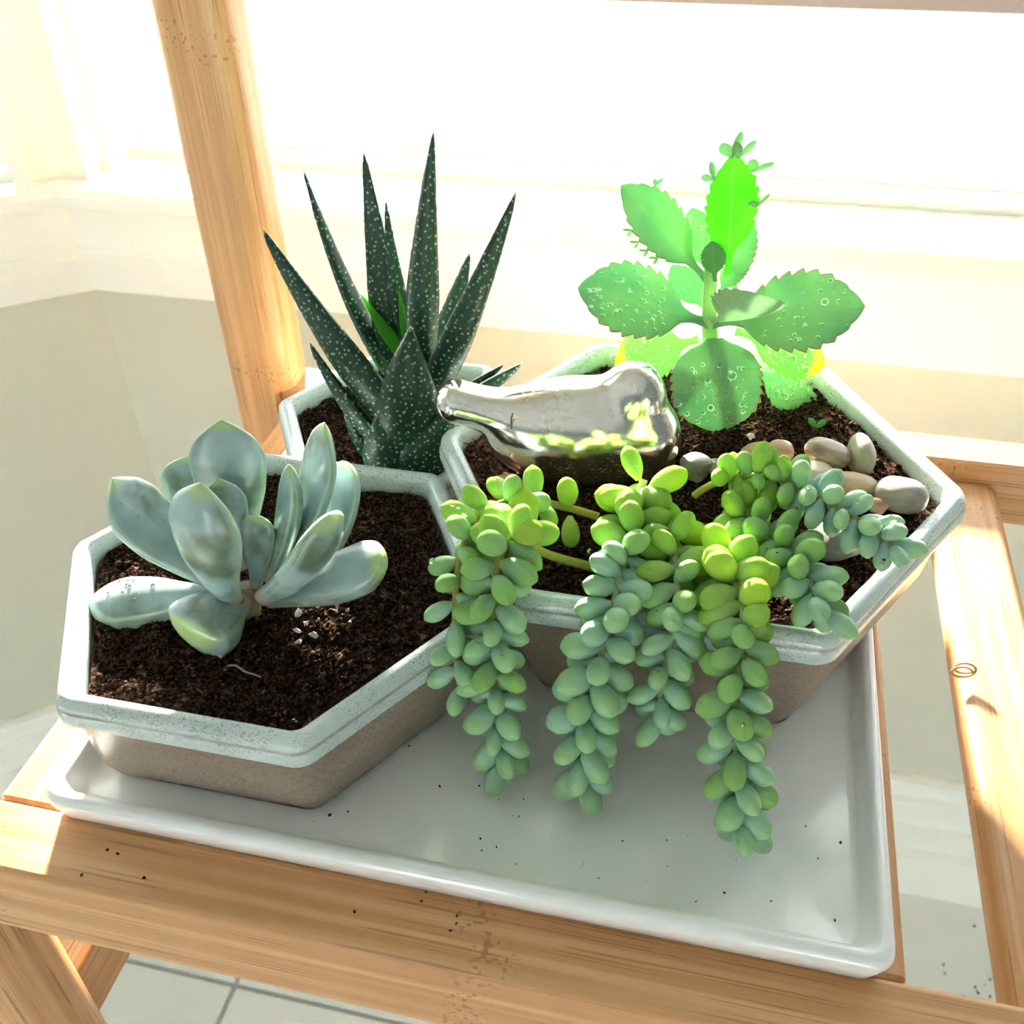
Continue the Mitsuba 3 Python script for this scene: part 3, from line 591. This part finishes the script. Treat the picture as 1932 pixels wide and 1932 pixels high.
# pixels and depth of each stem, from where it starts in the pot to its hanging tip
strand([(1150, 1080, .030), (1080, 1060, .026), (1005, 1030, .016), (968, 1010, .006), (945, 1045, -.004), (935, 1130, -.012), (932, 1230, -.020), (935, 1330, -.027), (948, 1440, -.033)], 52, .30, ([0, .12, .35, 1], [0, 1, 2.8, 3.2]), ([0, .15, .5, 1], [.0175, .0145, .0130, .0130]), 21, 1.0, 'mat_olive_stem', .0019)
strand([(1130, 975, .048), (1060, 955, .046), (985, 945, .032), (915, 968, .014), (878, 1020, .004), (862, 1090, -.006), (858, 1180, -.014), (862, 1260, -.021), (872, 1320, -.026)], 33, .20, ([0, .3, .6, 1], [.6, 1.2, 2.4, 3.4]), ([0, .3, 1], [.0135, .0135, .0120]), 22, 1.0, 'mat_olive_stem', .0017)
strand([(1215, 905, .050), (1200, 960, .040), (1190, 1020, .024), (1170, 1085, .008), (1155, 1160, -.006), (1128, 1260, -.018), (1105, 1360, -.028), (1108, 1480, -.035)], 66, .02, ([0, .2, .32, 1], [.2, .8, 3.6, 3.3]), ([0, .15, .35, .6, 1], [.0170, .0155, .0128, .0145, .0142]), 23, 1.05)
strand([(1255, 930, .046), (1262, 1000, .032), (1275, 1070, .014), (1278, 1140, .000), (1262, 1230, -.010), (1248, 1300, -.016), (1250, 1365, -.020)], 36, .12, ([0, .3, .6, 1], [.4, 1.2, 3.2, 3.3]), ([0, .5, 1], [.0150, .0130, .0125]), 24)
strand([(1330, 1010, .040), (1350, 1050, .026), (1385, 1095, .010), (1402, 1150, -.004), (1398, 1230, -.014), (1388, 1320, -.024), (1390, 1430, -.034), (1402, 1570, -.0445)], 58, .10, ([0, .2, .45, 1], [0, .2, 2.0, 2.9]), ([0, .15, .4, 1], [.0165, .0165, .0130, .0135]), 25, 1.05)
strand([(1365, 950, .052), (1430, 990, .040), (1490, 1040, .026), (1530, 1100, .012), (1555, 1160, .002)], 36, .04, ([0, .35, 1], [1, 1.8, 3.2]), ([0, .5, 1], [.0145, .0130, .0135]), 26)
strand([(1310, 935, .058), (1370, 905, .058), (1450, 900, .056), (1530, 930, .046), (1610, 975, .036), (1690, 1035, .025)], 44, .14, ([0, .35, .5, 1], [1.2, 1.6, 3.6, 3.8]), ([0, 1], [.0110, .0120]), 27, .95, 'mat_olive_stem', .0015)
# a few large upright leaves on the near stems
r = np.random.default_rng(77)
for px, py, y, tx, ty, dy, L, tone in ((1068, 955, .047, 1072, 895, -.002, .0150, .6), (1075, 975, .044, 1080, 1040, -.003, .0140, 1.0), (1205, 905, .047, 1185, 855, .004, .0140, .7), (1225, 925, .045, 1280, 895, .001, .0170, .5), (1215, 945, .040, 1140, 935, -.004, .0175, .4), (1380, 1085, .010, 1345, 1050, -.006, .0165, 0), (1385, 1085, .010, 1440, 1070, -.003, .0155, .2), (960, 1015, .004, 905, 1005, -.004, .0150, .5), (968, 1010, .004, 1015, 1000, -.004, .0150, .4), (1285, 1060, .026, 1250, 1105, -.008, .0150, 1), (1300, 1075, .026, 1330, 1120, -.010, .0150, 1.1), (1430, 895, .056, 1442, 845, 0, .0150, 1), (1372, 905, .056, 1372, 865, 0, .0120, 1.2), (1478, 905, .053, 1478, 870, 0, .0110, 1.4)):
    p = at(px, py, 1, y); q = at(tx, ty, 1, y + dy); bead_leaf(B_ + '__stem', p, q - p, L, tone, r, 1.0)
r = np.random.default_rng(8); bits = []
for p, d, L in placed:
    m_ = p + d * L * (.4 + .4 * r.random())
    if m_[2] > .062 and r.random() < .45:
        n = unit(np.array([0, -.25, 1.0]) - d * d[2])
        for _ in range(int(r.integers(1, 4))):
            q = m_ + d * L * .2 * (r.random() - .5) + np.cross(d, n) * L * .14 * (r.random() - .5); bits.append(drop(q + n * L * .262, n, .0003 + .0009 * r.random() ** 2))
add(B_ + '__water_droplets', join(bits), 'mat_water', True, kind='stuff', label='clear water droplets on the upper leaves')
tag(B_, 'trailing succulent with plump bead-like green leaves spilling over the front of the largest pot', 'succulent')

# ------------------------------------------------------------------ pebbles
def pebble(px, py, w, h, rot, col, label, lift=.0, flat=.8, seed=0, rough=.45, ang=0):
    p = at(px, py, 2, ZB + .006 + lift); a, b = mm(w, p) / 2, mm(h, p) / 2
    ic = trimesh.creation.icosphere(subdivisions=4); v = ic.vertices.copy()
    v = np.sign(v) * np.abs(v) ** .92
    if ang:
        rr = np.random.default_rng(seed)
        for _ in range(ang):
            d = unit(rr.normal(size=3)); k = v @ d; v -= np.clip(k - .72, 0, None)[:, None] * d * .85
    v *= 1 + .14 * (meshkit.fbm(v * 1.4 + seed, 3, seed)[:, None] - .5)
    vert = 1.12
    v *= [a, b * vert, b * flat]
    c, s = math.cos(rot), math.sin(rot)
    v = v @ np.array([[c, s, 0], [-s, c, 0], [0, 0, 1]]); p[2] = max(p[2], hB(p[0], p[1]) + b * flat * .45)
    m = trimesh.Trimesh(v + p, ic.faces, process=False)
    hi, lo = col
    f = lambda q, n, uv: mix(lo, hi, smoothstep(.25, .75, fbm(q.x * 110 + seed, q.y * 110, q.z * 160, 3)))
    add('pebble', m, principled(proc(f), rough, specular=.45), True, label=label, cat='pebble', group='pebbles in the largest pot')
TAN, CREAM, GREY, DARK = ((.48, .31, .17), (.33, .19, .10)), ((.50, .43, .30), (.41, .33, .21)), ((.30, .27, .21), (.22, .19, .15)), ((.17, .15, .13), (.11, .09, .075))
pebble(958, 922, 66, 62, .5, TAN, 'tan pebble beside the bird, at the left end of the largest pot', seed=1)
pebble(985, 1015, 80, 50, .3, ((.42, .27, .16), (.28, .17, .10)), 'brown pebble under the left stems of the trailing succulent', seed=2)
pebble(1312, 882, 68, 62, -.5, DARK, 'dark angular stone close to the right of the silver bird', seed=3, ang=7)
pebble(1352, 880, 40, 34, .4, ((.30, .28, .27), (.20, .18, .17)), 'small grey pebble between the angular stone and the tan pebble', seed=4)
pebble(1437, 862, 84, 62, .35, TAN, 'tan pebble behind the upright green leaf of the trailing succulent', seed=5)
pebble(1472, 852, 50, 50, 0, ((.46, .28, .18), (.36, .20, .13)), 'brown pebble tucked against the tan one', seed=6, lift=.002)
pebble(1512, 888, 56, 34, -.6, ((.50, .34, .21), (.36, .23, .14)), 'slim brown pebble leaning on the cream one', seed=7)
pebble(1538, 900, 74, 66, -.3, CREAM, 'round cream pebble beneath the wet mottled stone', seed=8)
pebble(1562, 855, 92, 58, -.55, ((.44, .34, .25), (.17, .12, .09)), 'wet mottled stone with soil on it', seed=9, lift=.004, rough=.15, ang=3)
pebble(1625, 857, 50, 84, .18, ((.38, .34, .25), (.31, .28, .20)), 'oblong beige pebble standing beside the wet mottled stone', seed=10, lift=.004)
pebble(1612, 914, 88, 50, -.12, ((.50, .37, .22), (.38, .27, .16)), 'smooth oval pale tan pebble in front of the oblong beige one', seed=11, lift=.001)
pebble(1700, 934, 100, 74, -.22, GREY, 'large grey pebble nearest the right corner of the largest pot', seed=12, lift=.002)
pebble(1655, 952, 50, 36, -.3, ((.50, .28, .16), (.32, .17, .10)), 'small rust-brown stone touching the large grey pebble', seed=13, ang=5)
pebble(1575, 1020, 112, 84, .25, DARK, 'dark stone dusted with soil behind the rim-lying stems', seed=14, ang=4)

# ------------------------------------------------------------------ silver bird
BY = .1; bo = at(1120, 815, 1, BY); sc = mm(1, bo)
ex = np.array([1.0, 0, 0]); right = unit(M[0] - [0, 0, M[0][2]]); ax_b = right
def loc(px, py): q = at(px, py, 1, BY + (at(px, py, 1, BY)[0] - bo[0]) * right[1] / right[0]) - bo; return np.array([q[:2] @ right[:2], q[2]])
parts = []
for px, py, rx, ry, rz, tl in ((1105, 818, 168, 98, 88, .06), (1196, 741, 56, 54, 54, 0), (1222, 826, 54, 68, 66, 0), (1012, 818, 88, 62, 66, .12), (1080, 782, 105, 66, 56, -.06)):
    c = loc(px, py); parts.append((c[0], c[1], rx * sc, ry * sc, rz * sc * 1.12, tl))
ta, tb_ = loc(858, 759), loc(965, 783)
def sdf(x, y, z):
    k = .0075; d = None; acc = 0.0
    for cx, cz, rx, ry, rz, tl in parts:
        dx, dz = x - cx, z - cz; c, s = math.cos(tl), math.sin(tl); a, b = dx * c - dz * s, dx * s + dz * c
        k0 = math.sqrt((a / rx) ** 2 + (y / ry) ** 2 + (b / rz) ** 2); k1 = math.sqrt((a / rx ** 2) ** 2 + (y / ry ** 2) ** 2 + (b / rz ** 2) ** 2) + 1e-9
        acc += math.exp(-max(-30, min(30, (k0 * (k0 - 1) / k1) / k * 2.2)))
    h = max(0, min(1, ((x - ta[0]) * (tb_[0] - ta[0]) + (z - ta[1]) * (tb_[1] - ta[1])) / ((tb_[0] - ta[0]) ** 2 + (tb_[1] - ta[1]) ** 2)))
    qz = (z - ta[1] - (tb_[1] - ta[1]) * h); qx = x - ta[0] - (tb_[0] - ta[0]) * h; w = (36 - 2 * h) * sc
    acc += math.exp(-max(-30, min(30, (math.sqrt(qx ** 2 + (y * .72) ** 2 + (qz * .95) ** 2) - w) / k * 2.2)))
    return math.log(acc) * k / 2.2
lo = [ta[0] - .02, -.04, -.045]; hi = [parts[2][0] + .03, .04, .045]
bm = m3.Manifold.level_set(lambda x, y, z: sdf(x, y, z), lo + hi, .0024, 0.0).to_mesh()
bt = trimesh.Trimesh(bm.vert_properties[:, :3], bm.tri_verts); bt.merge_vertices()
bt = bt.subdivide(); trimesh.smoothing.filter_taubin(bt, .5, .52, 24)
fw = np.array([-right[1], right[0], 0]); v = bt.vertices
bt.vertices = bo + v[:, :1] * right + v[:, 1:2] * fw + v[:, 2:] * [0, 0, 1.0]
if bt.volume < 0: bt.invert()
add('bird_ornament', bt, 'mat_silver', True, label='shiny silver bird ornament with worn mirror finish resting on the soil of the largest pot', cat='ornament')
tp = [at(a, b, 1, BY - .022) for a, b in ((968, 778), (964, 800), (967, 828), (969, 858), (975, 872))]
add('dry_twig', tube(spline(tp, 12), .00035, 6), 'mat_twig', 40, label='thin dry twig leaning on the side of the silver bird', cat='twig')

# ------------------------------------------------------------------ small things
wp = []
cw = at(1812, 1277, 2, -.012)
for a in np.linspace(0, 4 * math.pi * .95, 70):
    wp.append(cw + [.0046 * math.cos(a) + .0002 * a, .0022 * math.sin(a) + .0003 * a, .0019 + .0018 * math.sin(a + .6) + .00012 * a])
add('wire_loop', tube(np.array(wp), .00055, 8), 'mat_wire', 40, label='small twisted copper-coloured wire loop lying on the right side rail of the stand', cat='wire')
r = np.random.default_rng(5); bits = []
for _ in range(46):
    p = np.array([-.10 + .24 * r.random(), -.066 + .05 * r.random() ** 1.5, TZ + .0002]); bits.append(chunk(p, .00018 + .0003 * r.random() ** 2, r))
for px, py in ((861, 1742), (850, 1755), (803, 1683), (669, 1720), (203, 1603), (222, 1610), (154, 1650), (795, 1700), (862, 1728), (272, 1656)):
    p = at(px, py, 2, .0003); bits.append(chunk(p, .0005, r))
p = at(239, 1456, 2, TZ + .0003); bits.append(chunk(p, .0007, r)); p = at(622, 1538, 2, TZ + .0003); bits.append(chunk(p, .0008, r))
add('soil_crumbs', join(bits), 'mat_soil', False, label='scattered dark crumbs of soil on the white tray and front rail', cat='soil crumbs', kind='stuff')
bits = []
for px, py in ((1838, 1747), (1783, 1837), (1868, 1848), (1840, 1862), (1845, 1872), (1818, 1880), (1847, 1890), (1868, 1880), (1858, 1858), (1780, 1820)):
    p = at(px, py, 2, ZF + .001); bits.append(chunk(p, .0014, r))
add('soil_crumbs_001', join(bits), 'mat_soil', False, label='dark crumbs of soil spilled on the floor tiles by the right side rail', cat='soil crumbs', kind='stuff')
